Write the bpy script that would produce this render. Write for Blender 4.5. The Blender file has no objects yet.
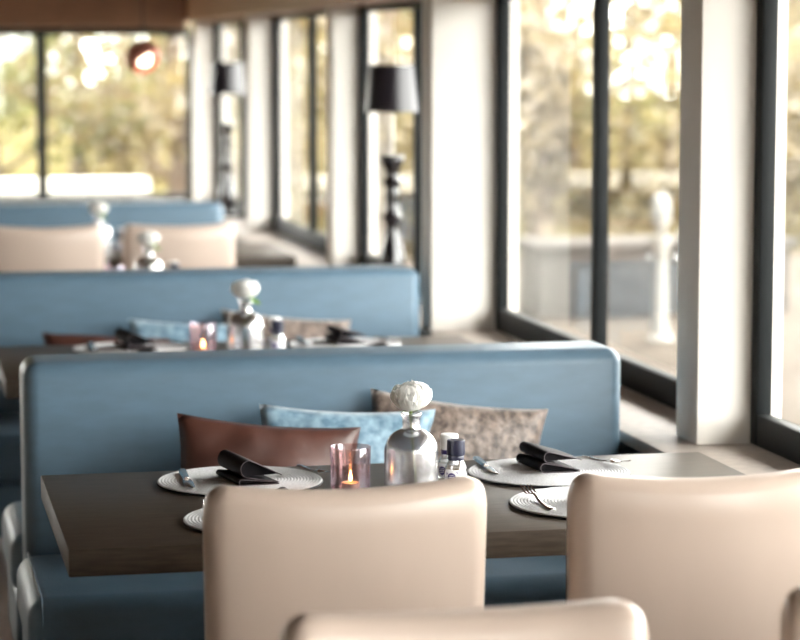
import bpy, bmesh, math, random
from mathutils import Vector, Matrix
random.seed(7)
scene = bpy.context.scene
C = scene.collection
PI = math.pi

# ---------------------------------------------------------------- camera
cam = bpy.data.cameras.new('camera')
cam_o = bpy.data.objects.new('camera', cam)
C.objects.link(cam_o)
cam_o.location = (0, 0, 1.70)
cam_o.rotation_euler = (math.radians(90 - 6.254), 0, math.radians(-12.041))
cam.lens = 108.0
cam.sensor_width = 36.0
cam.clip_end = 300
cam.dof.use_dof = True
cam.dof.focus_distance = 5.18
cam.dof.aperture_fstop = 2.9
scene.camera = cam_o

# ---------------------------------------------------------------- world, sun, exposure
world = bpy.data.worlds.new('world')
scene.world = world
world.use_nodes = True
bg = world.node_tree.nodes['Background']
bg.inputs[0].default_value = (1.0, 0.985, 0.96, 1)
bg.inputs[1].default_value = 7.0
sun = bpy.data.lights.new('sun', 'SUN')
sun.energy = 6.0
sun.angle = math.radians(1.5)
sun.color = (1.0, 0.93, 0.80)
sun_o = bpy.data.objects.new('sun', sun)
C.objects.link(sun_o)
sun_o.rotation_euler = Vector((-0.35, -0.50, -0.95)).to_track_quat('-Z', 'Y').to_euler()
sun_o.location = (6, 10, 9)
scene.view_settings.view_transform = 'Standard'
scene.view_settings.look = 'None'
scene.view_settings.gamma = 1.0
scene.view_settings.use_curve_mapping = False
scene.view_settings.exposure = 1.57


def portal(loc, direction, sx, sy):
    l = bpy.data.lights.new('window_portal', 'AREA')
    l.shape = 'RECTANGLE'
    l.size, l.size_y = sx, sy
    l.cycles.is_portal = True
    o = bpy.data.objects.new('window_portal', l)
    C.objects.link(o)
    o.location = loc
    o.rotation_euler = Vector(direction).to_track_quat('-Z', 'Z').to_euler()


# ---------------------------------------------------------------- materials
def mat(name, col, rough=0.5, metal=0.0, spec=0.5, coat=0.0, noise=0.0, nscale=20.0, bump=0.0, bscale=60.0,
        col2=None, stretch=(1, 1, 1), detail=3.0, ramp=(0.35, 0.65), sheen=0.0, coat_rough=0.1, ior=1.5):
    m = bpy.data.materials.new(name)
    m.use_nodes = True
    nt = m.node_tree
    b = nt.nodes['Principled BSDF']
    b.inputs['Base Color'].default_value = (*col, 1)
    b.inputs['Roughness'].default_value = rough
    b.inputs['Metallic'].default_value = metal
    b.inputs['Specular IOR Level'].default_value = spec
    b.inputs['Coat Weight'].default_value = coat
    b.inputs['IOR'].default_value = ior
    b.inputs['Coat Roughness'].default_value = coat_rough
    b.inputs['Sheen Weight'].default_value = sheen
    tc = nt.nodes.new('ShaderNodeTexCoord')
    mp = nt.nodes.new('ShaderNodeMapping')
    mp.inputs['Scale'].default_value = stretch
    nt.links.new(tc.outputs['Object'], mp.inputs[0])
    if col2 is None and noise > 0:
        col2 = tuple(c * (1 - noise) for c in col)
    if col2 is not None:
        n = nt.nodes.new('ShaderNodeTexNoise')
        n.inputs['Scale'].default_value = nscale
        n.inputs['Detail'].default_value = detail
        nt.links.new(mp.outputs[0], n.inputs['Vector'])
        r = nt.nodes.new('ShaderNodeValToRGB')
        r.color_ramp.elements[0].position = ramp[0]
        r.color_ramp.elements[1].position = ramp[1]
        r.color_ramp.elements[0].color = (*col2, 1)
        r.color_ramp.elements[1].color = (*col, 1)
        nt.links.new(n.outputs[0], r.inputs[0])
        nt.links.new(r.outputs[0], b.inputs['Base Color'])
    if bump > 0:
        n2 = nt.nodes.new('ShaderNodeTexNoise')
        n2.inputs['Scale'].default_value = bscale
        n2.inputs['Detail'].default_value = 3
        nt.links.new(mp.outputs[0], n2.inputs['Vector'])
        bp = nt.nodes.new('ShaderNodeBump')
        bp.inputs['Strength'].default_value = bump
        bp.inputs['Distance'].default_value = 0.01
        nt.links.new(n2.outputs[0], bp.inputs['Height'])
        nt.links.new(bp.outputs[0], b.inputs['Normal'])
    return m


def glass_mat(name, tint, gloss_col=(1, 1, 1), gloss=None, rough=0.0, ior=1.5):
    m = bpy.data.materials.new(name)
    m.use_nodes = True
    nt = m.node_tree
    for n in list(nt.nodes):
        if n.type != 'OUTPUT_MATERIAL':
            nt.nodes.remove(n)
    out = [n for n in nt.nodes if n.type == 'OUTPUT_MATERIAL'][0]
    t = nt.nodes.new('ShaderNodeBsdfTransparent')
    t.inputs[0].default_value = (*tint, 1)
    g = nt.nodes.new('ShaderNodeBsdfGlossy')
    g.inputs['Color'].default_value = (*gloss_col, 1)
    g.inputs['Roughness'].default_value = rough
    mx = nt.nodes.new('ShaderNodeMixShader')
    if gloss is None:
        fr = nt.nodes.new('ShaderNodeFresnel')
        fr.inputs['IOR'].default_value = ior
        ge = nt.nodes.new('ShaderNodeNewGeometry')
        mu = nt.nodes.new('ShaderNodeMath')
        mu.operation = 'MULTIPLY_ADD'          # no reflection again on leaving the thin pane
        mu.inputs[1].default_value = -1.0
        mu.inputs[2].default_value = 1.0
        nt.links.new(ge.outputs['Backfacing'], mu.inputs[0])
        m2 = nt.nodes.new('ShaderNodeMath')
        m2.operation = 'MULTIPLY'
        nt.links.new(mu.outputs[0], m2.inputs[0])
        nt.links.new(fr.outputs[0], m2.inputs[1])
        nt.links.new(m2.outputs[0], mx.inputs[0])
    else:
        lw = nt.nodes.new('ShaderNodeLayerWeight')
        lw.inputs[0].default_value = 0.35
        mr = nt.nodes.new('ShaderNodeMapRange')
        mr.inputs['To Min'].default_value = gloss
        mr.inputs['To Max'].default_value = min(1.0, gloss + 0.45)
        nt.links.new(lw.outputs['Facing'], mr.inputs['Value'])
        nt.links.new(mr.outputs[0], mx.inputs[0])
    nt.links.new(t.outputs[0], mx.inputs[1])
    nt.links.new(g.outputs[0], mx.inputs[2])
    nt.links.new(mx.outputs[0], out.inputs[0])
    return m


def emis(name, col, s):
    m = bpy.data.materials.new(name)
    m.use_nodes = True
    b = m.node_tree.nodes['Principled BSDF']
    b.inputs['Base Color'].default_value = (*col, 1)
    b.inputs['Emission Color'].default_value = (*col, 1)
    b.inputs['Emission Strength'].default_value = s
    return m


def leaf_mat(name, c1, c2):
    m = mat(name, c1, rough=0.35, spec=0.5, col2=c2, nscale=1.3, detail=6)
    nt = m.node_tree
    b = nt.nodes['Principled BSDF']
    out = [n for n in nt.nodes if n.type == 'OUTPUT_MATERIAL'][0]
    tr = nt.nodes.new('ShaderNodeBsdfTranslucent')
    tr.inputs[0].default_value = (min(.95, c1[0] * 1.3), min(.95, c1[1] * 1.3), c1[2], 1)
    mx = nt.nodes.new('ShaderNodeMixShader')
    mx.inputs[0].default_value = 0.4
    nt.links.new(b.outputs[0], mx.inputs[1])
    nt.links.new(tr.outputs[0], mx.inputs[2])
    nt.links.new(mx.outputs[0], out.inputs[0])
    return m


M = dict(
    blue=mat('blue_leather', (0.102, 0.168, 0.228), rough=0.40, spec=0.4, noise=0.12, nscale=9, bump=0.10, bscale=140, stretch=(1, 1, 3)),
    cream=mat('cream_leather', (0.52, 0.415, 0.345), rough=0.28, noise=0.07, nscale=6, bump=0.05, bscale=25, stretch=(1, 1, 0.35)),
    table=mat('dark_oak', (0.072, 0.056, 0.043), rough=0.40, ior=1.27, noise=0.35, nscale=14, stretch=(1, 9, 9), bump=0.05, bscale=50),
    black=mat('black_metal', (0.012, 0.012, 0.013), rough=0.45),
    legwood=mat('dark_leg_wood', (0.03, 0.018, 0.012), rough=0.4, noise=0.3, nscale=20, stretch=(8, 8, 1)),
    pier=mat('cream_plaster', (0.80, 0.765, 0.71), rough=0.65, noise=0.03, nscale=5, bump=0.03, bscale=90),
    ledge=mat('pale_stone', (0.44, 0.38, 0.33), rough=0.5, noise=0.18, nscale=30, detail=6),
    dado=mat('navy_paint', (0.035, 0.05, 0.075), rough=0.5, noise=0.1),
    brownwood=mat('brown_panel_wood', (0.36, 0.19, 0.11), rough=0.5, noise=0.35, nscale=8, stretch=(1, 1, 12)),
    ceil=mat('brown_ceiling_boards', (0.20, 0.13, 0.09), rough=0.8, noise=0.02),
    wall=mat('warm_wall_paint', (0.58, 0.51, 0.44), rough=0.8, noise=0.04),
    floor=mat('brown_floor', (0.20, 0.135, 0.105), rough=0.4, noise=0.3, nscale=6, stretch=(10, 1, 1)),
    joint=mat('floor_joint', (0.05, 0.035, 0.03), rough=0.8),
    frame=mat('anthracite_frame', (0.009, 0.011, 0.012), rough=0.55, spec=0.15, noise=0.05),
    pane=glass_mat('window_glass', (0.97, 0.98, 0.97)),
    white=mat('white_paint', (0.85, 0.84, 0.80), rough=0.5, noise=0.02),
    matw=mat('woven_pale_grey', (0.66, 0.66, 0.67), rough=0.7, noise=0.25, nscale=240, detail=1),
    matb=mat('black_backing', (0.008, 0.008, 0.01), rough=0.7),
    napkin=mat('aubergine_napkin', (0.010, 0.008, 0.011), rough=0.6, spec=0.15, noise=0.2, nscale=60, bump=0.05, bscale=300),
    hem=mat('napkin_hem', (0.12, 0.10, 0.11), rough=0.7),
    steel=mat('polished_steel', (0.72, 0.70, 0.67), rough=0.16, metal=1.0),
    vase=glass_mat('smoky_lustre_glass', (0.88, 0.88, 0.90), (0.90, 0.89, 0.88), gloss=0.36, rough=0.22),
    neck=glass_mat('clear_glass', (0.93, 0.94, 0.94), (1, 1, 1), gloss=0.12, rough=0.03),
    tumbler=glass_mat('rose_lustre_glass', (0.90, 0.80, 0.78), (0.86, 0.80, 0.92), gloss=0.07, rough=0.04),
    wax=mat('tealight_wax', (0.85, 0.62, 0.45), rough=0.5),
    tin=mat('tealight_tin', (0.75, 0.70, 0.68), rough=0.3, metal=0.9),
    flame=emis('candle_flame', (1.0, 0.55, 0.18), 14.0),
    petal=leaf_mat('ivory_petal', (0.95, 0.94, 0.92), (0.93, 0.92, 0.89)),
    leafg=mat('flower_leaf', (0.10, 0.20, 0.035), rough=0.45, noise=0.3, nscale=40),
    stem=mat('flower_stem', (0.16, 0.22, 0.06), rough=0.5),
    navycap=mat('navy_cap', (0.012, 0.013, 0.035), rough=0.35),
    whitecap=mat('white_cap', (0.86, 0.85, 0.84), rough=0.4),
    salt=mat('salt_grains', (0.82, 0.80, 0.80), rough=0.7, noise=0.25, nscale=350, bump=0.3, bscale=400),
    pepper=mat('peppercorns', (0.10, 0.06, 0.04), rough=0.6, col2=(0.45, 0.38, 0.32), nscale=260, bump=0.4, bscale=260),
    labelw=mat('printed_white_label', (0.80, 0.79, 0.82), rough=0.5, col2=(0.30, 0.28, 0.42), nscale=150, ramp=(0.36, 0.44)),
    labelp=mat('violet_label', (0.07, 0.05, 0.22), rough=0.45, noise=0.3, nscale=120),
    brownp=mat('brown_leather_cushion', (0.090, 0.034, 0.024), rough=0.42, noise=0.4, nscale=7, bump=0.25, bscale=14),
    bluep=mat('light_blue_crushed_velvet', (0.26, 0.39, 0.48), rough=0.55, col2=(0.085, 0.17, 0.24), nscale=34, detail=6, bump=0.35, bscale=26, sheen=0.3),
    taupep=mat('taupe_crushed_velvet', (0.25, 0.19, 0.157), rough=0.5, col2=(0.055, 0.038, 0.03), nscale=46, detail=7, bump=0.4, bscale=34, sheen=0.3),
    lampblack=mat('black_gloss_lacquer', (0.008, 0.007, 0.009), rough=0.18, coat=0.6),
    shade=mat('black_lampshade', (0.010, 0.008, 0.012), rough=0.30),
    rod=mat('pale_lamp_rod', (0.70, 0.68, 0.64), rough=0.2, metal=0.8),
    copper=mat('copper_pendant', (0.48, 0.19, 0.14), rough=0.32, metal=0.35),
    bulb=emis('warm_bulb', (1.0, 0.80, 0.58), 3.0),
    ground=mat('garden_grass', (0.075, 0.065, 0.03), rough=1.0, spec=0.0, col2=(0.05, 0.04, 0.02), nscale=0.35, detail=5),
    terrace=mat('terrace_paving', (0.060, 0.052, 0.045), rough=1.0, spec=0.0, noise=0.2, nscale=1.5),
    plaster=mat('pale_garden_wall', (0.42, 0.40, 0.35), rough=0.9, spec=0.0, noise=0.1),
    pedestal=mat('pale_pedestal_stone', (0.24, 0.23, 0.21), rough=0.9, spec=0.0, noise=0.1),
    stone=mat('grey_stone', (0.07, 0.066, 0.062), rough=1.0, spec=0.0, noise=0.25, nscale=9),
    bark=mat('bark', (0.11, 0.075, 0.05), rough=0.9, noise=0.4, nscale=10, stretch=(1, 1, 0.2), bump=0.5, bscale=12),
    leaf1=leaf_mat('olive_leaf', (0.150, 0.150, 0.060), (0.055, 0.060, 0.024)),
    leaf2=leaf_mat('straw_leaf', (0.185, 0.145, 0.085), (0.08, 0.06, 0.035)),
    leaf3=leaf_mat('green_leaf', (0.105, 0.125, 0.045), (0.04, 0.05, 0.018)),
)


# ---------------------------------------------------------------- mesh helpers
def finish(name, bm, m, parent=None, smooth=35, loc=None):
    me = bpy.data.meshes.new(name)
    bmesh.ops.recalc_face_normals(bm, faces=bm.faces)
    bm.to_mesh(me)
    bm.free()
    if m is not None:
        me.materials.append(m)
    if smooth:
        me.polygons.foreach_set('use_smooth', [True] * len(me.polygons))
        if smooth < 180:
            me.set_sharp_from_angle(angle=math.radians(smooth))
    o = bpy.data.objects.new(name, me)
    C.objects.link(o)
    if parent:
        o.parent = parent
    if loc:
        o.location = loc
    return o


def box_bm(bm, x0, x1, y0, y1, z0, z1, bev=0.0, seg=2):
    r = bmesh.ops.create_cube(bm, size=1.0)
    vs = r['verts']
    for v in vs:
        v.co = Vector((x0 + (v.co.x + .5) * (x1 - x0), y0 + (v.co.y + .5) * (y1 - y0), z0 + (v.co.z + .5) * (z1 - z0)))
    if bev > 0:
        es = list({e for v in vs for e in v.link_edges})
        bmesh.ops.bevel(bm, geom=es, offset=bev, segments=seg, profile=0.5, affect='EDGES')


def box(name, x0, x1, y0, y1, z0, z1, m, parent=None, bev=0.0, seg=2, smooth=35):
    bm = bmesh.new()
    box_bm(bm, x0, x1, y0, y1, z0, z1, bev, seg)
    return finish(name, bm, m, parent, smooth if bev > 0 else 0)


def lathe_bm(bm, prof, n=32, cx=0, cy=0, closed=False):
    rings = []
    for r, z in prof:
        if r < 1e-6:
            rings.append([bm.verts.new((cx, cy, z))])
        else:
            rings.append([bm.verts.new((cx + r * math.cos(2 * PI * k / n), cy + r * math.sin(2 * PI * k / n), z)) for k in range(n)])
    pairs = list(zip(rings, rings[1:]))
    if closed:
        pairs.append((rings[-1], rings[0]))
    for a, b in pairs:
        for k in range(n):
            k2 = (k + 1) % n
            if len(a) == 1 and len(b) == 1:
                continue
            if len(a) == 1:
                bm.faces.new((a[0], b[k], b[k2]))
            elif len(b) == 1:
                bm.faces.new((a[k], b[0], a[k2]))
            else:
                bm.faces.new((a[k], b[k], b[k2], a[k2]))


def lathe(name, prof, m, parent=None, n=32, cx=0, cy=0, smooth=40, closed=False):
    bm = bmesh.new()
    lathe_bm(bm, prof, n, cx, cy, closed)
    return finish(name, bm, m, parent, smooth)


def tube_bm(bm, pts, radii, n=8, cap=True):
    pts = [Vector(p) for p in pts]
    if not isinstance(radii, (list, tuple)):
        radii = [radii] * len(pts)
    rings = []
    for i, p in enumerate(pts):
        t = (pts[min(i + 1, len(pts) - 1)] - pts[max(i - 1, 0)]).normalized()
        ref = Vector((1, 0, 0)) if abs(t.x) < 0.9 else Vector((0, 1, 0))
        u = t.cross(ref).normalized()
        w = t.cross(u)
        rings.append([bm.verts.new(p + radii[i] * (math.cos(2 * PI * k / n) * u + math.sin(2 * PI * k / n) * w)) for k in range(n)])
    for a, b in zip(rings, rings[1:]):
        for k in range(n):
            bm.faces.new((a[k], a[(k + 1) % n], b[(k + 1) % n], b[k]))
    if cap:
        bm.faces.new(rings[0])
        bm.faces.new(rings[-1])


def tube(name, pts, radii, m, parent=None, n=8):
    bm = bmesh.new()
    tube_bm(bm, pts, radii, n)
    return finish(name, bm, m, parent, 50)


def tag(o, label=None, cat=None, group=None, kind=None):
    if label:
        o['label'] = label
    if cat:
        o['category'] = cat
    if group:
        o['group'] = group
    if kind:
        o['kind'] = kind
    return o


def thing(name, label, cat, loc=(0, 0, 0), rotz=0, group=None):
    o = bpy.data.objects.new(name, None)
    o.empty_display_size = 0.1
    C.objects.link(o)
    o.location = loc
    o.rotation_euler = (0, 0, rotz)
    return tag(o, label, cat, group)


def struct(o, label):
    return tag(o, label, None, None, 'structure')


def dup(root, loc, rotz=None, label=None, group=None):
    r = root.copy()
    C.objects.link(r)
    r.location = loc
    if rotz is not None:
        r.rotation_euler = (0, 0, rotz)
    if label:
        r['label'] = label
    if group:
        r['group'] = group
    for ch in list(root.children):
        c = ch.copy()
        C.objects.link(c)
        c.parent = r
        for g in list(ch.children):
            d = g.copy()
            C.objects.link(d)
            d.parent = c
    return r


# ---------------------------------------------------------------- the room
Y0, Y1 = -1.0, 16.5          # back wall behind the camera, far wall
XL = -4.2                    # left wall
ZC = 2.62
HEAD = 1.935                  # underside of the brown valance above the windows
LEDGE = 0.70
GX = 2.203                   # glass plane of the right wall

fl = struct(box('floor', XL, 2.5, Y0, Y1 + .3, -0.10, -0.012, M['joint']), 'brown plank floor under the booths')
pw = 0.19
plank = None
for i in range(int((2.0 - XL) / pw)):
    x = XL + i * pw
    if plank is None:
        plank = box('plank', 0.002, pw - .002, Y0, Y1, -0.014, 0.0, M['floor'], fl, bev=0.002, seg=1)
        plank.location.x = x
    else:
        c = plank.copy()
        C.objects.link(c)
        c.location.x = x
struct(box('ceiling', XL - .2, 3.7, Y0 - 1.2, Y1 + 1.2, ZC, ZC + .15, M['ceil']), 'brown boarded ceiling with added eaves that block the sun')  # unseen overhang past the walls added to keep sun out of the room
struct(box('wall_left', XL - .15, XL, Y0, Y1 + .3, 0, ZC, M['wall']), 'plain warm wall far to the left')

# right wall: low navy wall, stone ledge, piers, brown valance
wr = struct(box('wall_right', 1.935, 2.31, Y0, Y1, 0, LEDGE - .035, M['dado']), 'low dark wall under the window ledge')
box('window_ledge', 1.917, 2.33, Y0, Y1, LEDGE - .034, LEDGE, M['ledge'], wr, bev=.006)
tr = struct(box('trim_1', 1.99, 2.31, Y0, Y1, HEAD, ZC - .002, M['brownwood'], bev=.004), 'brown wooden valance above the row of windows')
PIERS = [(0.64, 2.03), (3.24, 2.03), (5.84, 2.03), (8.52, 1.935), (11.12, 2.05), (13.70, 2.04), (16.20, 2.05)]
for y, xr in PIERS:
    box('pier', xr, 2.262, y, y + .17, LEDGE + .001, HEAD - .001, M['pier'], wr, bev=.004)


def window_bay(n, y0, y1, label, mull=True):
    w = thing('window_%d' % n, label, None, (GX, y0, LEDGE))
    w['kind'] = 'structure'
    L, H = y1 - y0, HEAD - LEDGE
    d0, d1 = -.03, .012
    t = .052
    e = .002
    for a, b_ in ((e, t), (L - t, L - e)):
        box('stile', d0, d1, a, b_, e, H - e, M['frame'], w, bev=.006)
    box('rail', d0, d1, t, L - t, e, .085, M['frame'], w, bev=.006)
    box('rail', d0, d1, t, L - t, H - .03, H - e, M['frame'], w, bev=.006)
    ys = [t, L - t]
    if mull:
        mc = L * .5
        box('mullion', d0, d1, mc - .028, mc + .028, .085, H - .03, M['frame'], w, bev=.006)
        ys = [t, mc - .028, mc + .028, L - t]
    for k in range(0, len(ys), 2):
        box('pane', -.006, .006, ys[k] - .008, ys[k + 1] + .008, .078, H - .022, M['pane'], w)
    portal((GX + .28, (y0 + y1) / 2, (LEDGE + HEAD) / 2), (-1, 0, 0), L, H)
    return w


WL = ['window bay beside the camera', 'window bay just outside the right edge of the frame',
      'nearest tall window at the right edge, dark frame',
      'two-pane dark framed window between the two nearest cream piers',
      'tall window behind the nearer black table lamp', 'blurred two-pane window between the third and fourth piers',
      'narrow blurred window behind the farther black table lamp']
ys = [Y0] + [p[0] for p in PIERS]
for i in range(len(PIERS)):
    a = Y0 if i == 0 else PIERS[i - 1][0] + .17
    b_ = PIERS[i][0]
    window_bay(i + 1, a + .001, b_ - .001, WL[i])

# far wall with its own wide window
wf = struct(box('wall_far', XL, 2.46, Y1, Y1 + .2, 0, .66, M['brownwood']), 'brown wall below the far window')
box('window_sill', XL, 2.0, Y1 - .16, Y1 + .2, .66, .715, M['white'], wf, bev=.006)
box('top_rail', XL, 1.98, Y1 - .20, Y1 - .165, .60, .70, M['brownwood'], wf, bev=.004)
struct(box('trim_2', XL, 1.99, Y1 - .25, Y1 + .2, 1.895, ZC - .002, M['brownwood']), 'brown wooden valance above the far window')
wn = thing('window_8', 'wide far window with dark mullions and blurred trees outside', None, (0, Y1 + .05, .715))
wn['kind'] = 'structure'
H = 1.895 - .715
xs = [XL + .02, -2.6, -0.8, 1.035, 2.06]
box('rail', XL + .02, 2.06, -.03, .05, 0.001, .05, M['frame'], wn, bev=.005)
box('rail', XL + .02, 2.06, -.03, .05, H - .05, H - .001, M['frame'], wn, bev=.005)
for i, x in enumerate(xs):
    box('mullion' if 0 < i < 4 else 'stile', x - .035, x + .035, -.03, .05, .05, H - .05, M['frame'], wn, bev=.005)
for i in range(4):
    box('pane', xs[i] + .03, xs[i + 1] - .03, .004, .014, .045, H - .045, M['pane'], wn)
portal((-1.0, Y1 + .28, .715 + H / 2), (0, -1, 0), 6.2, H)

wb = struct(box('wall_back', XL, 1.20, Y0 - .2, Y0, 0, ZC, M['wall']), 'plain warm wall behind the camera')
box('wall_end', 1.62, 2.31, Y0 - .2, Y0, 0, ZC, M['wall'], wb)
box('wall_head', 1.20, 1.62, Y0 - .2, Y0, 2.30, ZC, M['wall'], wb)
wq = thing('window_9', 'narrow full-height window added behind the camera for streaks on the chairs', None, (1.20, Y0 - .1, 0))  # unseen opening added so the chair backs reflect pale vertical streaks
wq['kind'] = 'structure'
for a, b_ in ((.001, .04), (.38, .419)):
    box('stile', a, b_, -.03, .03, .001, 2.299, M['frame'], wq, bev=.004)
box('pane', .035, .385, -.005, .005, .01, 2.29, M['pane'], wq)
portal((1.41, Y0 - .3, 1.15), (0, 1, 0), .42, 2.3)


# ---------------------------------------------------------------- booth benches
BX0, BX1 = 0.322, 1.898


def make_bench(label, y, rear=True):
    """y = front face of the backrest; origin on the floor at the backrest's front left."""
    b = thing('booth_bench', label, 'bench', (0, y, 0), 0, 'blue leather booth benches')
    box('backrest', BX0, BX1, 0, .23, .12, .932, M['blue'], b, bev=.040, seg=6, smooth=60)
    box('plinth', BX0 + .05, BX1 - .05, -.42, .66 if rear else .2, 0.0, .13, M['black'], b)
    box('seat_cushion', BX0 - .028, BX1 - .01, -.56, -.002, .285, .452, M['blue'], b, bev=.048, seg=5, smooth=60)
    box('seat_base', BX0 - .015, BX1 - .02, -.53, -.004, .10, .287, M['blue'], b, bev=.02, seg=3, smooth=60)
    if rear:
        box('seat_cushion', BX0 - .028, BX1 - .01, .232, .76, .285, .452, M['blue'], b, bev=.048, seg=5, smooth=60)
        box('seat_base', BX0 - .015, BX1 - .02, .234, .73, .10, .287, M['blue'], b, bev=.02, seg=3, smooth=60)
    # piped seam round the front of the backrest
    r = .05
    pts = []
    xa, xb, zt, zb = BX0 + .03, BX1 - .03, .932 - .03, .46
    pts.append((xa, .012, zb))
    for k in range(9):
        a = PI - k * PI / 16
        pts.append((xa + r + r * math.cos(a), .008, zt - r + r * math.sin(a)))
    for k in range(9):
        a = PI / 2 - k * PI / 16
        pts.append((xb - r + r * math.cos(a), .008, zt - r + r * math.sin(a)))
    pts.append((xb, .012, zb))
    tube('piping', pts, .0035, M['blue'], b, 6)
    # cushion piping on the left end of the seat
    ce = .048
    pp = [(BX0 + .004, -.54, .30)]
    for k in range(7):
        a = PI - k * PI / 12
        pp.append((BX0 + .004, -.556 + ce + ce * math.cos(a), .450 - ce + ce * math.sin(a)))
    pp.append((BX0 + .004, -.01, .451))
    tube('piping', pp, .004, M['blue'], b, 6)
    return b


bench1 = make_bench('nearest blue leather bench back, holding three large cushions behind the front table', 6.05)
bench2 = make_bench('blue leather bench behind the second table, in front of the cream far chairs', 8.52)
bench3 = make_bench('farthest blurred blue bench below the far window', 12.62, rear=False)
bench3.location.x = -.16


# ---------------------------------------------------------------- tables
def make_table(label, y):
    t = thing('dining_table', label, 'table', (0.326, y, 0), 0, 'dark wooden dining tables')
    L, D = 1.581, .855
    box('table_top', 0, L, 0, D, .695, .75, M['table'], t, bev=.003, seg=2)
    for x in (.40, L - .40):
        box('pedestal', x - .045, x + .045, D / 2 - .045, D / 2 + .045, .02, .694, M['black'], t, bev=.004)
        box('foot_plate', x - .2, x + .2, D / 2 - .28, D / 2 + .28, .001, .022, M['black'], t, bev=.005)
    return t


DT = [0.0, 2.50, 4.72, 6.72]
DX = [0.0, 0.0, -.075, -.105]
TL = ['dark wooden table nearest the camera, with the sharp flower vase on it', 'blurred dark table between the two blue benches',
      'third table, hidden behind the second blue bench', 'farthest table in front of the farthest blue bench']
for d, l in zip(DT, TL):
    make_table(l, 4.61 + d)


# ---------------------------------------------------------------- chairs
def backrest_bm(a=.265, b=.045, z0=.40, zt=.915, dip=.016, bend=.035, lean=.035, rc=.044, rt=.034):
    bm = bmesh.new()
    # outline of the section (rounded slab)
    N = 22
    r = .036
    out = []
    for i in range(N + 1):
        out.append((-a + r + (2 * a - 2 * r) * i / N, -b))
    for k in range(1, 5):
        t = -PI / 2 + k * PI / 10
        out.append((a - r + r * math.cos(t), -b + r + r * math.sin(t)))
    for k in range(0, 5):
        t = k * PI / 10
        out.append((a - r + r * math.cos(t), b - r + r * math.sin(t)))
    for i in range(N + 1):
        out.append((a - r - (2 * a - 2 * r) * i / N, b))
    for k in range(1, 5):
        t = PI / 2 + k * PI / 10
        out.append((-a + r + r * math.cos(t), b - r + r * math.sin(t)))
    for k in range(0, 5):
        t = PI + k * PI / 10
        out.append((-a + r + r * math.cos(t), -b + r + r * math.sin(t)))

    def top(x):
        u = min(1, abs(x) / a)
        z = zt + dip * u * u
        q = abs(x) - (a - rc)
        if q > 0:
            q = min(q, rc * .995)
            z -= rc - math.sqrt(rc * rc - q * q)
        return z

    rows = [(v, 0.0, 0.0) for v in (0, .12, .25, .4, .55, .7, .82, .92)]
    for k in range(1, 7):
        t = k * PI / 12
        rows.append((1.0, rt * (1 - math.cos(t)), rt * (1 - math.sin(t))))
    rings = []
    for v, inset, drop in rows:
        ring = []
        for x, y in out:
            sx = (a - .25 * inset) / a
            sy = (b - inset) / b
            X, Y = x * sx, y * sy
            wob = 1 - .03 * (1 - v)
            tz = top(X) - (rt if v < 1 else 0)
            z = z0 + v * (tz - z0) if v < 1 else top(X) - drop
            Yb = Y + bend * (X / a) ** 2 - lean * (z - z0)
            ring.append(bm.verts.new((X * wob, Yb, z)))
        rings.append(ring)
    n = len(out)
    for p, q in zip(rings, rings[1:]):
        for k in range(n):
            bm.faces.new((p[k], p[(k + 1) % n], q[(k + 1) % n], q[k]))
    bm.faces.new(rings[0])
    # close the top ridge front to back
    m_ = N + 1
    T = rings[-1]
    front = T[:m_]
    back = T[m_ + 9: m_ + 9 + m_][::-1]
    for k in range(m_ - 1):
        bm.faces.new((front[k], front[k + 1], back[k + 1], back[k]))
    bm.faces.new(T[m_ - 1:m_ + 10])
    bm.faces.new(T[2 * m_ + 8:] + [T[0]])
    return bm


def make_chair(label):
    c = thing('dining_chair', label, 'chair', (0, 0, 0), 0, 'cream leather dining chairs')
    bk = finish('backrest', backrest_bm(), M['cream'], c, 70)
    bk.location = (0, -.262, 0)
    box('seat', -.255, .255, -.215, .27, .375, .475, M['cream'], c, bev=.032, seg=4, smooth=60)
    box('seat_frame', -.235, .235, -.22, .25, .335, .376, M['legwood'], c, bev=.004)
    for sx in (-1, 1):
        for sy in (-1, 1):
            tube('leg', [(sx * .215, .015 + sy * .205, .336), (sx * .225, .015 + sy * .225, 0)], [.022, .014], M['legwood'], c, 8)
    return c


chair = make_chair('cream leather chair at the front table, left of the two backs turned to us')
chair.location = (.806, 4.52, 0)
chair.rotation_euler = (0, 0, math.radians(1.0))
dup(chair, (1.503, 4.50, 0), math.radians(-1.5), 'cream leather chair at the front table, right one with its back cut by the frame')
dup(chair, (.782, 2.98, 0), PI, 'cream leather chair closest to the camera, only its top at the bottom edge')
dup(chair, (1.530, 3.00, 0), PI, 'cream leather chair of which only a sliver shows at the bottom right corner')
dup(chair, (.715, 11.42, 0), 0, 'blurred cream chair behind the second bench, left of the far pair')
dup(chair, (1.325, 11.42, 0), 0, 'blurred cream chair behind the second bench, right of the far pair')


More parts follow.
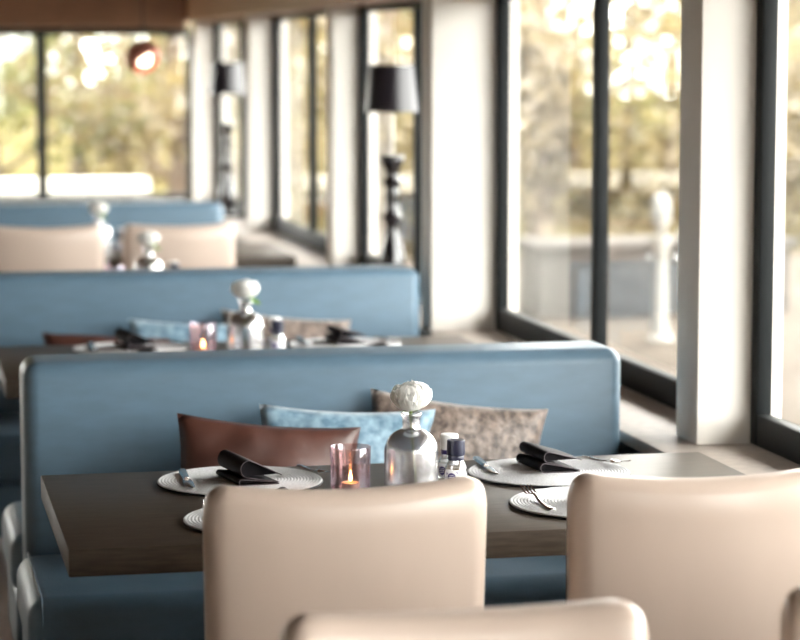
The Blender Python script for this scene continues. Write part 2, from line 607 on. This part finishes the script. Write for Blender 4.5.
# ---------------------------------------------------------------- cushions
def cushion(name, label, m, w, h, th, loc, lean, roll, yaw, seed):
    rnd = random.Random(seed)
    bm = bmesh.new()
    n = 22
    ph = [rnd.uniform(0, 6.28) for _ in range(6)]

    def pt(i, j, s):
        u, v = -1 + 2 * i / n, -1 + 2 * j / n
        x = .5 * w * u * (1 - .075 * (1 - v * v) ** 1.0 * abs(u))
        z = .5 * h * v * (1 - .085 * (1 - u * u) ** 1.0 * abs(v))
        t = ((1 - u * u) * (1 - v * v))
        t = .5 * th * (max(t, 0) ** .42)
        t *= 1 + .10 * math.sin(3.1 * u + ph[0] + 2 * v) + .06 * math.sin(7 * u + 5 * v + ph[1])
        k = (1 - abs(u)) * (1 - abs(v))
        t += .003 * math.sin(18 * u * v + ph[2]) * min(1, 6 * k)
        return Vector((x, s * t, z))
    F = [[bm.verts.new(pt(i, j, -1)) for j in range(n + 1)] for i in range(n + 1)]
    B = [[F[i][j] if i in (0, n) or j in (0, n) else bm.verts.new(pt(i, j, 1)) for j in range(n + 1)] for i in range(n + 1)]
    for i in range(n):
        for j in range(n):
            bm.faces.new((F[i][j], F[i + 1][j], F[i + 1][j + 1], F[i][j + 1]))
            bm.faces.new((B[i][j], B[i][j + 1], B[i + 1][j + 1], B[i + 1][j]))
    o = finish(name, bm, m, None, 180)
    o.rotation_euler = (lean, roll, yaw)
    o.location = loc
    tag(o, label, 'cushion', 'scatter cushions on the benches')
    return o


for which, spec in (('nearest bench', ((.903, 5.82, .637, -17, 6.5), (1.125, 5.93, .640, -10, 3.5), (1.415, 5.972, .650, -10, 8.0))),
                    ('second bench', ((.74, 8.27, .600, -38, 4), (1.04, 8.36, .614, -28, 3), (1.37, 8.395, .627, -26, 6)))):
    for k, (x, y, z, le, ro) in enumerate(spec):
        nm = ('brown leather cushion leaning on the %s, left of its light blue cushion', 'light blue crushed velvet cushion in the middle of the %s',
              'mottled taupe velvet cushion at the right on the %s')[k] % which
        cushion('cushion', nm, (M['brownp'], M['bluep'], M['taupep'])[k], (.47, .46, .475)[k], (.34, .353, .345)[k], (.13, .11, .10)[k], (x, y, z),
                math.radians(le), math.radians(ro), math.radians((2, 0, -2)[k]), k + 1)


# ---------------------------------------------------------------- place settings
prof = [(0, .0015), (0, .0042)]
R = .185
r = .012
while r < R - .003:
    prof += [(r, .0042), (r + .0022, .0052), (r + .0044, .0052), (r + .0062, .0042)]
    r += .0072
prof += [(R - .0005, .0038), (R, .0028), (R - .001, .0015)]


def make_mat(label):
    t = thing('placemat', label, 'placemat', (0, 0, 0), 0, 'round placemats')
    lathe('woven_disc', [(r_, z_ + .003) for r_, z_ in prof], M['matw'], t, 72, smooth=0)
    lathe('backing', [(0, 0), (R - .001, 0), (R + .0015, .002), (R - .001, .0046), (0, .0046)], M['matb'], t, 72)
    return t


def napkin_parts(t, two):
    """local: folds run along +y (away), loops at -x, loose tip at +x"""
    path = []
    def loop(zb, zt, xr, xl, n=10):
        # bottom layer going left, round the fold, top layer sloping down to the tip
        out = [(xr, zb + .0005)]
        rr = (zt - zb) / 2
        cxl = xl + rr
        for k in range(n + 1):
            a = -PI / 2 - k * PI / n
            out.append((cxl + rr * math.cos(a), zb + rr + rr * math.sin(a)))
        m = 5
        for k in range(1, m + 1):
            s = k / m
            out.append((cxl + (xr - cxl) * s, zt + (zb + .0035 - zt) * (s ** 1.05)))
        return out
    if two:
        path = loop(.0015, .0225, .088, -.004) + loop(.0245, .048, .092, .004)[1:]
    else:
        path = loop(.0015, .014, .084, -.006) + loop(.0175, .056, .090, -.002)[1:]
    th = .0016
    Lx = .15
    bm = bmesh.new()
    ny = 8
    def offs(i):
        p0 = Vector(path[max(i - 1, 0)]); p1 = Vector(path[min(i + 1, len(path) - 1)])
        d = (p1 - p0)
        d = d.normalized() if d.length > 1e-9 else Vector((1, 0))
        return Vector((-d.y, d.x)) * th * .5
    grid = []
    for j in range(ny + 1):
        f = j / ny
        row = []
        for s in (1, -1):
            for i in range(len(path)):
                p = Vector(path[i]) + s * offs(i)
                w = 1.0 + .04 * math.sin(3 * f + i * .2)
                row.append(bm.verts.new((p.x, f * Lx - .012 * max(0, p.x) / .09 * (1 - f) + .05 * max(0, p.x) * f * -1.0, max(.0004, p.y * w))))
        grid.append(row)
    n = len(path)
    for j in range(ny):
        for i in range(n - 1):
            bm.faces.new((grid[j][i], grid[j][i + 1], grid[j + 1][i + 1], grid[j + 1][i]))
            bm.faces.new((grid[j][n + i], grid[j + 1][n + i], grid[j + 1][n + i + 1], grid[j][n + i + 1]))
        for i in (0, n - 1):
            bm.faces.new((grid[j][i], grid[j + 1][i], grid[j + 1][n + i], grid[j][n + i]))
    for j in (0, ny):
        for i in range(n - 1):
            bm.faces.new((grid[j][i], grid[j][i + 1], grid[j][n + i + 1], grid[j][n + i]))
    # inner layers tucked inside the folds
    per = (n + 1) // 2
    for a, b_ in ((1, per - 1), (per, n - 1)):
        bm.faces.new([grid[1][n + i] for i in range(a, b_ + 1)])
    finish('folded_cloth', bm, M['napkin'], t, 60)
    # paler stitched hem along the near edge
    pts = [(p[0], -.0005 - .012 * max(0, p[0]) / .09, max(.0012, p[1])) for p in path]
    tube('hem', pts, .0009, M['hem'], t, 5)


def make_napkin(label, two):
    t = thing('napkin', label, 'napkin', (0, 0, 0), 0, 'folded napkins')
    napkin_parts(t, two)
    return t


def outline_solid(bm, pts, th, zf):
    """pts: closed 2D outline (x across, y along); zf(y) height"""
    lo = [bm.verts.new((x, y, zf(y))) for x, y in pts]
    hi = [bm.verts.new((x, y, zf(y) + th)) for x, y in pts]
    n = len(pts)
    bm.faces.new(lo[::-1])
    bm.faces.new(hi)
    for k in range(n):
        bm.faces.new((lo[k], lo[(k + 1) % n], hi[(k + 1) % n], hi[k]))


def strip(bm, cents, th, zf):
    """cents: list of (xc, halfwidth, y)"""
    rows = []
    for xc, hw, y in cents:
        z = zf(y)
        rows.append([bm.verts.new(p) for p in ((xc - hw, y, z + th * .3), (xc - hw * .5, y, z), (xc + hw * .5, y, z), (xc + hw, y, z + th * .3),
                                               (xc + hw * .6, y, z + th), (xc - hw * .6, y, z + th))])
    for a, b_ in zip(rows, rows[1:]):
        for k in range(6):
            bm.faces.new((a[k], a[(k + 1) % 6], b_[(k + 1) % 6], b_[k]))
    bm.faces.new(rows[0])
    bm.faces.new(rows[-1])


def make_fork(label):
    """handle end at y=0, tines at y=.195"""
    t = thing('fork', label, 'fork', (0, 0, 0), 0, 'steel forks')
    zf = lambda y: .0012 + .010 * math.exp(-((y - .135) / .028) ** 2) + max(0, (y - .150)) * .38
    bm = bmesh.new()
    strip(bm, [(0, .005, 0), (0, .009, .006), (0, .0095, .02), (0, .0075, .05), (0, .005, .08), (0, .0038, .105), (0, .0036, .122), (0, .0045, .130)], .0028, zf)
    finish('handle', bm, M['steel'], t, 50)
    bm = bmesh.new()
    strip(bm, [(0, .0045, .1305), (0, .009, .138), (0, .0128, .146), (0, .0138, .152)], .0022, zf)
    finish('neck', bm, M['steel'], t, 50)
    for k in range(4):
        x = -.0114 + k * .0076
        bm = bmesh.new()
        strip(bm, [(x, .0022, .1522), (x, .0021, .165), (x, .0019, .180), (x, .0010, .196)], .002, zf)
        finish('tine', bm, M['steel'], t, 50)
    return t


def make_knife(label):
    """handle end y=0, blade tip y=.225"""
    t = thing('table_knife', label, 'knife', (0, 0, 0), 0, 'steel knives')
    bm = bmesh.new()
    strip(bm, [(0, .006, 0), (0, .0098, .005), (0, .0100, .03), (0, .0085, .08), (0, .0075, .112)], .0075, lambda y: .001)
    finish('handle', bm, M['steel'], t, 50)
    bm = bmesh.new()
    strip(bm, [(0, .0065, .1125), (.0005, .010, .122), (.0005, .0115, .16), (.0005, .0105, .195), (-.003, .006, .216), (-.006, .002, .225)], .0024, lambda y: .003)
    finish('blade', bm, M['steel'], t, 50)
    return t


ZM = .7505
MT = ZM + .0084
tabs = [(0, 'front table'), (DT[1], 'second table')]
pm = nk2 = nk1 = fk = kn = None
MATS = [('far left', .757, 5.270), ('far right', 1.465, 5.236), ('near right', 1.462, 4.850), ('near left', .760, 4.812)]
for dy, tn in tabs:
    for n, x, y in MATS:
        lab = 'round pale woven placemat at the %s seat of the %s' % (n, tn)
        if pm is None:
            pm = make_mat(lab)
            pm.location = (x, y + dy, ZM)
        else:
            dup(pm, (x, y + dy, ZM), None, lab)
    # napkins: (place, x, y, rot, two-loop)
    for n, x, y, rz, two in (('far left', .748, 5.180, 12, False), ('far right', 1.440, 5.200, 7, True),
                             ('near right', 1.53, 4.86, 176, True), ('near left', .80, 4.84, 172, False)):
        lab = 'dark folded napkin on the %s placemat of the %s' % (n, tn)
        src = nk2 if two else nk1
        if src is None:
            src = make_napkin(lab, two)
            src.location = (x, y + dy, MT)
            src.rotation_euler = (0, 0, math.radians(rz))
            if two:
                nk2 = src
            else:
                nk1 = src
        else:
            dup(src, (x, y + dy, MT), math.radians(rz), lab)
    # forks: handle end position, heading (angle of the tines from +y)
    for n, x, y, rz in (('far right', 1.597, 5.405, 180 + 14), ('far left', .915, 5.415, 180 + 12),
                        ('near right', 1.342, 4.760, 2), ('near left', .633, 4.735, -3)):
        lab = 'steel fork on the %s placemat of the %s' % (n, tn)
        if fk is None:
            fk = make_fork(lab)
            fk.location = (x, y + dy, MT)
            fk.rotation_euler = (0, 0, math.radians(rz))
        else:
            dup(fk, (x, y + dy, MT), math.radians(rz), lab)
    for n, x, y, rz in (('far right', 1.338, 5.415, 180 - 2), ('far left', .642, 5.385, 180 - 2),
                        ('near right', 1.605, 4.75, -2), ('near left', .895, 4.72, 1)):
        lab = 'steel knife on the %s placemat of the %s' % (n, tn)
        if kn is None:
            kn = make_knife(lab)
            kn.location = (x, y + dy, MT)
            kn.rotation_euler = (0, 0, math.radians(rz))
        else:
            dup(kn, (x, y + dy, MT), math.radians(rz), lab)


# ---------------------------------------------------------------- vase with a peony
def make_vase(label):
    t = thing('bottle_vase', label, 'vase', (0, 0, 0), 0, 'smoky bottle vases')
    o_ = [(0, .0), (.050, 0), (.0575, .005), (.0595, .014), (.0595, .088), (.0585, .098), (.0545, .110), (.0475, .121), (.038, .1295), (.028, .1345), (.0215, .138)]
    i_ = [(.0195, .1375), (.0265, .1325), (.036, .1275), (.0455, .119), (.0525, .108), (.0565, .097), (.0575, .088), (.0575, .014), (.055, .006), (0, .005)]
    lathe('body', o_ + i_, M['vase'], t, 48, smooth=60)
    lathe('neck', [(.0216, .1382), (.0200, .143), (.0198, .160), (.0215, .164), (.0235, .168), (.0232, .172), (.021, .1735), (.0188, .170),
                   (.018, .160), (.0182, .143), (.0198, .1382)], M['vase'], t, 40, smooth=60, closed=True)
    return t


def make_flower(label, seed=3):
    rnd = random.Random(seed)
    t = thing('peony_flower', label, 'flower', (0, 0, 0), 0, 'white peonies in vases')
    bm = bmesh.new()
    # shells: count, horizontal radius, height radius, top latitude, width, flare
    for cnt, rx, rz_, top, wid, fl_ in ((4, .013, .020, 80, .9, 0), (6, .021, .0260, 72, .72, .0), (8, .029, .0300, 60, .60, .001),
                                        (10, .036, .0315, 46, .50, .003), (12, .0415, .033, 34, .44, .002), (11, .0430, .032, 14, .46, .002)):
        off = rnd.uniform(0, 6)
        for k in range(cnt):
            p0 = off + 2 * PI * k / cnt + rnd.uniform(-.15, .15)
            tp = math.radians(top + rnd.uniform(-10, 12))
            sc = rnd.uniform(.93, 1.08)
            nu, nv = 6, 6
            g = []
            for i in range(nv + 1):
                s = i / nv
                lat = math.radians(-78) + (tp - math.radians(-78)) * s
                row = []
                for j in range(nu + 1):
                    q = -1 + 2 * j / nu
                    notch = 1 - .10 * q * q * s - .05 * s * math.cos(9 * q + k)
                    la = math.radians(-78) + (lat - math.radians(-78)) * notch
                    ww = wid * (.55 + .6 * math.sin(PI * min(1, .15 + .75 * s)))
                    ph = p0 + q * ww
                    rr = sc * rx * math.cos(la) + fl_ * s * s + .0034 * s * math.sin(7 * q + 3 * k)
                    z = rz_ * math.sin(la) * sc + .002 * s * s * math.sin(11 * q + 5 * k)
                    row.append(bm.verts.new((rr * math.cos(ph), rr * math.sin(ph), z)))
                g.append(row)
            for i in range(nv):
                for j in range(nu):
                    bm.faces.new((g[i][j], g[i][j + 1], g[i + 1][j + 1], g[i + 1][j]))
    bl = finish('bloom', bm, M['petal'], t, 180)
    bl.location = (0, 0, .206)
    bl.rotation_euler = (math.radians(8), math.radians(-7), 0)
    st = tube('stem', [(.012, .004, .008), (.004, .002, .09), (-.002, 0, .16), (0, 0, .182)], [.0026, .0026, .003, .004], M['stem'], t, 8)
    for k, (az, ln, el, w) in enumerate(((-2.2, .030, .25, .009), (-.6, .026, .35, .009), (1.4, .036, -.85, .017), (3.0, .024, .3, .008))):
        bm = bmesh.new()
        L_ = []
        for i in range(6):
            s = i / 5
            hw = w * math.sin(PI * (.08 + .9 * s)) ** .8
            x, z = ln * s, ln * (el * s + .25 * s * s)
            L_.append([bm.verts.new((x * math.cos(az) - d * math.sin(az), x * math.sin(az) + d * math.cos(az), z + (.003 if d == 0 else .005) - .003))
                       for d in (-hw, 0, hw)])
        for a, b_ in zip(L_, L_[1:]):
            for k2 in range(2):
                bm.faces.new((a[k2], a[k2 + 1], b_[k2 + 1], b_[k2]))
        lf = finish('leaf', bm, M['leafg'], t, 180)
        lf.location = (.024 * math.cos(az), .024 * math.sin(az), .1775) if el < 0 else (0, 0, .1755)
    return t


def make_tealight(label):
    t = thing('tealight_glass', label, 'candle holder', (0, 0, 0), 0, 'rose glass tealight holders')
    lathe('tumbler', [(0, 0), (.040, 0), (.0425, .003), (.0435, .02), (.0450, .103), (.0446, .1045), (.0432, .1045), (.0424, .103), (.0412, .02), (.0395, .008), (0, .008)],
          M['tumbler'], t, 44, smooth=50)
    cn = lathe('tealight', [(0, .0085), (.0195, .0085), (.0198, .025), (.0190, .0252), (.0188, .0215), (0, .0205)], M['tin'], t, 28)
    lathe('wax', [(0, .0206), (.0186, .0218), (.0184, .0235), (.006, .0225), (0, .0222)], M['wax'], cn, 28)
    tube('wick', [(0, 0, .0222), (.0005, 0, .030)], .0008, M['black'], cn, 6)
    lathe('flame', [(0, .0265), (.0026, .0285), (.0040, .033), (.0034, .039), (.0017, .046), (0, .052)], M['flame'], cn, 14)
    return t


def make_bottle(label, pepper):
    """small seasoning bottle; pepper=True: navy cap, else white cap"""
    t = thing('seasoning_bottle', label, 'bottle', (0, 0, 0), 0, 'seasoning bottles on the tables')
    bm_ = [(0, .0), (.024, 0), (.0268, .003), (.0272, .010), (.0265, .030), (.0235, .042), (.0185, .052), (.0160, .056), (.0148, .0558), (.0172, .0505),
           (.022, .041), (.0250, .029), (.0255, .010), (.0245, .004), (0, .003)]
    gl = lathe('glass_body', bm_, M['neck'], t, 32, smooth=50)
    lathe('contents', [(0, .0034), (.0238, .0042), (.0247, .010), (.0242, .028), (.0205, .040), (0, .041)], M['pepper'] if pepper else M['salt'], gl, 28)
    capm = M['navycap'] if pepper else M['whitecap']
    lathe('collar', [(.0152, .0562), (.0178, .0564), (.0186, .059), (.0182, .064), (.0175, .066), (.0140, .066)], M['navycap'] if pepper else M['labelp'], t, 28)
    lathe('cap', [(0, .0662), (.0180, .0662), (.0202, .068), (.0206, .0715), (.0200, .0995), (.0185, .1015), (0, .1018)], capm, t, 28, smooth=30)
    # wrapped label, a curved patch on the camera side
    bm = bmesh.new()
    n = 14
    a0, a1 = math.radians(-160), math.radians(-40)
    g = []
    for i in range(n + 1):
        a = a0 + (a1 - a0) * i / n
        g.append([bm.verts.new((rr * math.cos(a), rr * math.sin(a), z)) for rr, z in ((.0276, .008), (.0276, .012), (.0270, .030), (.0252, .037))])
    for p, q in zip(g, g[1:]):
        for k in range(3):
            bm.faces.new((p[k], q[k], q[k + 1], p[k + 1]))
    lb = finish('label', bm, M['labelw'] if pepper else M['labelw'], t, 180)
    # round violet emblem with pale strokes on the label
    bm = bmesh.new()
    ac = math.radians(-118)
    def on(a, z, e):
        rr = .0279 + e
        if z > .012:
            rr = .0279 - .0006 * (z - .012) / .018 + e
        return (rr * math.cos(a), rr * math.sin(a), z)
    cz = .0205
    cv = bm.verts.new(on(ac, cz, .0003))
    rim = [bm.verts.new(on(ac + .36 * math.cos(k * PI / 12), cz + .0098 * math.sin(k * PI / 12), .0002)) for k in range(24)]
    for k in range(24):
        bm.faces.new((cv, rim[k], rim[(k + 1) % 24]))
    finish('emblem', bm, M['labelp'], lb, 180)
    for dz in (-.004, 0, .004):
        hw = .24 - abs(dz) * 18
        tube('emblem_stroke', [on(ac - hw, cz + dz - .001, .0005), on(ac, cz + dz, .0008), on(ac + hw, cz + dz + .001, .0005)], .0006, M['whitecap'], lb, 5)
    return t


PLACE = ['front table', 'second table', 'third table behind the second bench', 'farthest table']
vase = make_vase('smoky silvery glass bottle vase on the front table')
vase.location = (1.113, 5.10, .7501)
flower = make_flower('white peony bloom in the vase on the front table')
flower.location = (1.113, 5.10, .7553)
tea = make_tealight('rose tinted tealight glass with lit candle on the front table')
tea.location = (.975, 5.09, .7501)
bot1 = make_bottle('navy-capped seasoning bottle with white label on the front table', True)
bot1.location = (1.226, 5.150, .7501)
bot1.rotation_euler = (0, 0, math.radians(-6))
bot2 = make_bottle('white-capped seasoning bottle with violet emblem on the front table', False)
bot2.location = (1.231, 5.235, .7501)
bot2.rotation_euler = (0, 0, math.radians(-22))
for i in (1, 2, 3):
    d = DT[i]
    pl = PLACE[i]
    dup(vase, (1.113 + DX[i], 5.10 + d, .7501), .5 * i, 'blurred glass bottle vase on the %s' % pl)
    dup(flower, (1.113 + DX[i], 5.10 + d, .7553), (0, 4.08, 4.3, 3.9)[i], 'blurred white peony in the vase on the %s' % pl)
    dup(tea, (.975 + DX[i], 5.09 + d, .7501), None, 'blurred tealight glass glowing on the %s' % pl)
    dup(bot1, (1.226 + DX[i], 5.150 + d, .7501), None, 'blurred dark-capped seasoning bottle on the %s' % pl)
    dup(bot2, (1.231 + DX[i], 5.235 + d, .7501), None, 'blurred white-capped seasoning bottle on the %s' % pl)


# ---------------------------------------------------------------- black table lamps on the ledge
def make_lamp(label):
    t = thing('table_lamp', label, 'lamp', (0, 0, 0), 0, 'black lamps on the window ledge')
    pr = [(0, 0), (.062, 0), (.064, .008), (.055, .018), (.030, .026), (.022, .040), (.030, .060), (.040, .085), (.044, .12), (.041, .16), (.034, .20), (.027, .24),
          (.023, .28), (.024, .30), (.032, .312), (.034, .325), (.028, .338), (.023, .35), (.024, .40), (.026, .43), (.023, .45), (.031, .462), (.033, .475), (.024, .488),
          (.022, .51), (.025, .53), (.034, .548), (.040, .562), (.041, .578), (.036, .588), (.012, .592), (0, .592)]
    lathe('turned_base', [(r_ * 1.25, z_) for r_, z_ in pr], M['lampblack'], t, 28)
    tube('rod', [(0, 0, .592), (0, 0, .93)], .006, M['rod'], t, 10)
    sh = lathe('lamp_shade', [(.118, .770), (.100, .967), (.0985, .967), (.1165, .770)], M['shade'], t, 48, closed=True)
    for k in range(3):
        a = k * 2 * PI / 3
        tube('spider_arm', [(0, 0, .925), (.1005 * math.cos(a), .1005 * math.sin(a), .955)], .0025, M['rod'], sh, 6)
    return t


lamp = make_lamp('nearer black lamp with glossy dark shade and turned base on the window ledge')
lamp.location = (2.085, 9.93, LEDGE + .0005)
dup(lamp, (2.085, 14.95, LEDGE + .0005), None, 'farther, smaller-looking black lamp on the window ledge near the far window')

# ---------------------------------------------------------------- copper pendant
p = thing('pendant_lamp', 'round copper pendant lamp hanging before the far window', 'lamp', (1.243, 11.9, 1.70))
prof_p = []
for k in range(15):
    a = math.radians(90 - k * 9.2)
    prof_p.append((.088 * math.cos(a) if k else 0, .078 * math.sin(a)))
for k in range(14, -1, -1):
    a = math.radians(90 - k * 9.2)
    prof_p.append((.085 * math.cos(a) if k else 0, .075 * math.sin(a)))
sh = lathe('copper_shade', prof_p, M['copper'], p, 36, smooth=60)
sh.rotation_euler = (math.radians(-38), math.radians(-30), 0)
bl = lathe('bulb', [(0, -.052), (.022, -.046), (.036, -.028), (.040, -.008), (.034, .012), (.018, .03), (0, .034)], M['bulb'], p, 24, smooth=80)
bl.rotation_euler = (math.radians(-38), math.radians(-30), 0)
tube('cord', [(0, 0, .074), (0, 0, ZC - 1.70 - .02)], .004, M['black'], p, 8)
lathe('ceiling_rose', [(0, ZC - 1.70 - .022), (.045, ZC - 1.70 - .02), (.05, ZC - 1.70 - .001), (0, ZC - 1.70 - .001)], M['copper'], p, 24)

# ---------------------------------------------------------------- the garden outside
struct(box('ground', -60, 70, -40, 110, -.30, -.11, M['ground']), 'garden ground outside the windows')
struct(box('terrace', 2.5, 12, -10, 20.5, -.109, -.06, M['terrace']), 'greyish paved terrace outside the right-hand windows')


def make_tree(label, m, seed, hgt=4.4, spread=1.7, low=.5, n=2600):
    rnd = random.Random(seed)
    t = thing('garden_tree', label, 'tree', (0, 0, -.12), 0, 'blurred garden trees outside')
    bm = bmesh.new()
    trunk = [(0, 0, 0), (.05, .03, .8), (-.04, .06, 1.6), (.06, 0, 2.6), (.02, .02, hgt * .85)]
    tube_bm(bm, trunk, [.14, .11, .09, .06, .02], 8)
    finish('trunk', bm, M['bark'], t, 60)
    tips = []
    for k in range(13):
        z = low + (hgt - low) * (k / 13) * .85
        a = k * 2.4 + rnd.uniform(-.4, .4)
        ln = spread * (1 - .45 * k / 13) * rnd.uniform(.7, 1.1)
        e = Vector((ln * math.cos(a), ln * math.sin(a), z + .55 * ln * rnd.uniform(.2, 1)))
        mid = Vector((0, 0, z)).lerp(e, .5) + Vector((0, 0, .1))
        bm = bmesh.new()
        tube_bm(bm, [(0, 0, z), mid, e], [.04, .025, .008], 6)
        finish('branch', bm, M['bark'], t, 60)
        tips += [e, mid.lerp(e, .5), mid]
    vs, fs = [], []
    for k in range(n):
        c = rnd.choice(tips) + Vector((rnd.gauss(0, .24), rnd.gauss(0, .24), rnd.gauss(0, .22)))
        if c.z < .15:
            c.z = .15 + rnd.random() * .3
        u = Vector((rnd.gauss(0, 1), rnd.gauss(0, 1), rnd.gauss(0, 1))).normalized()
        w = u.cross(Vector((rnd.gauss(0, 1), rnd.gauss(0, 1), rnd.gauss(0, 1)))).normalized()
        l_, b_ = rnd.uniform(.06, .11), rnd.uniform(.03, .055)
        i0 = len(vs)
        vs += [c - u * l_, c + w * b_, c + u * l_, c - w * b_]
        fs.append((i0, i0 + 1, i0 + 2, i0 + 3))
    me = bpy.data.meshes.new('foliage')
    me.from_pydata([tuple(v) for v in vs], [], fs)
    me.materials.append(m)
    o = bpy.data.objects.new('foliage', me)
    C.objects.link(o)
    o.parent = t
    o['kind'] = 'stuff'
    return t


shrub0 = make_tree('blurred tan shrub at the terrace edge outside the right-hand windows', M['leaf2'], 21, 2.3, 1.0, .15, 2200)
shrub0.name = 'garden_shrub'
shrub0['category'] = 'shrub'
shrub0['group'] = 'tan shrubs at the terrace edge'
shrub0.location = (4.6, 22, -.11)
for k, (x, y) in enumerate(((6.1, 22.2), (7.6, 21.8), (9.1, 22.3), (10.6, 22.0), (12.1, 21.9))):
    dup(shrub0, (x, y, -.11), 1.3 * k + .7)
LF = 'blurred garden tree seen through the far window'
LR = 'blurred garden tree seen through the right-hand windows'
trees = [make_tree(LF, M['leaf1'], 11), make_tree(LF, M['leaf2'], 12, 4.0, 1.9, .3), make_tree(LR, M['leaf3'], 13, 5.0, 1.6, .8), make_tree(LR, M['leaf2'], 14, 4.6, 2.1, .5)]
spots = [(1.0, 25.5, 0, LF), (2.9, 24.6, 1, LF), (6.6, 27.0, 2, LR), (8.8, 25.5, 3, LR)]
more = [(-.9, 26.5, 1, LF), (-2.8, 25, 2, LF), (4.3, 28.5, 0, LF), (0.2, 30.5, 2, LF), (2.3, 30, 0, LF), (-4.8, 27.5, 0, LF),
        (5.2, 23.5, 1, LR), (11.2, 29, 0, LR), (8.2, 32, 1, LR), (13.5, 27, 2, LR), (11.0, 24.0, 3, LR), (6.4, 33.5, 0, LR), (-1.5, 36, 0, LF), (1.5, 37, 2, LF), (3.9, 36, 0, LF), (6.0, 38, 2, LF), (9.5, 37, 2, LR), (12.5, 35, 0, LR)]
for k, (x, y, i, l) in enumerate(spots):
    trees[i].location = (x, y, -.11)
    trees[i]['label'] = l
    trees[i]['group'] = 'trees outside the far window' if l is LF else 'trees outside the right windows'
for k, (x, y, i, l) in enumerate(more):
    dup(trees[i], (x, y, -.11), 1.1 * k + .6, l, 'trees outside the far window' if l is LF else 'trees outside the right windows')

# low grey stone planter and a white garden pedestal on the terrace
pb = thing('stone_planter', 'low grey stone block blurred outside the two-pane window', 'planter', (5.2, 15.9, -.11))
box('block', -.9, .9, -.25, .25, 0, .50, M['stone'], pb, bev=.02)
box('coping', -.95, .95, -.30, .30, .50, .56, M['stone'], pb, bev=.015)
gp = thing('garden_pedestal', 'pale upright garden pedestal blurred outside the two-pane window', 'pedestal', (4.70, 14.25, -.11))
gp.scale = (.72, .72, 1.0)
lathe('shaft', [(0, 0), (.12, 0), (.12, .06), (.085, .09), (.07, .2), (.062, .55), (.075, .62), (.095, .66), (.095, .70), (0, .70)], M['pedestal'], gp, 28)
lathe('ball', [(0, .70), (.03, .705), (.05, .73), (.082, .79), (.09, .85), (.08, .91), (.05, .96), (0, .975)], M['pedestal'], gp, 28, smooth=80)

lw = struct(box('garden_wall', -6, 2.2, 20.6, 20.85, -.109, .66, M['plaster'], bev=.02), 'bright white low wall outside the far window')
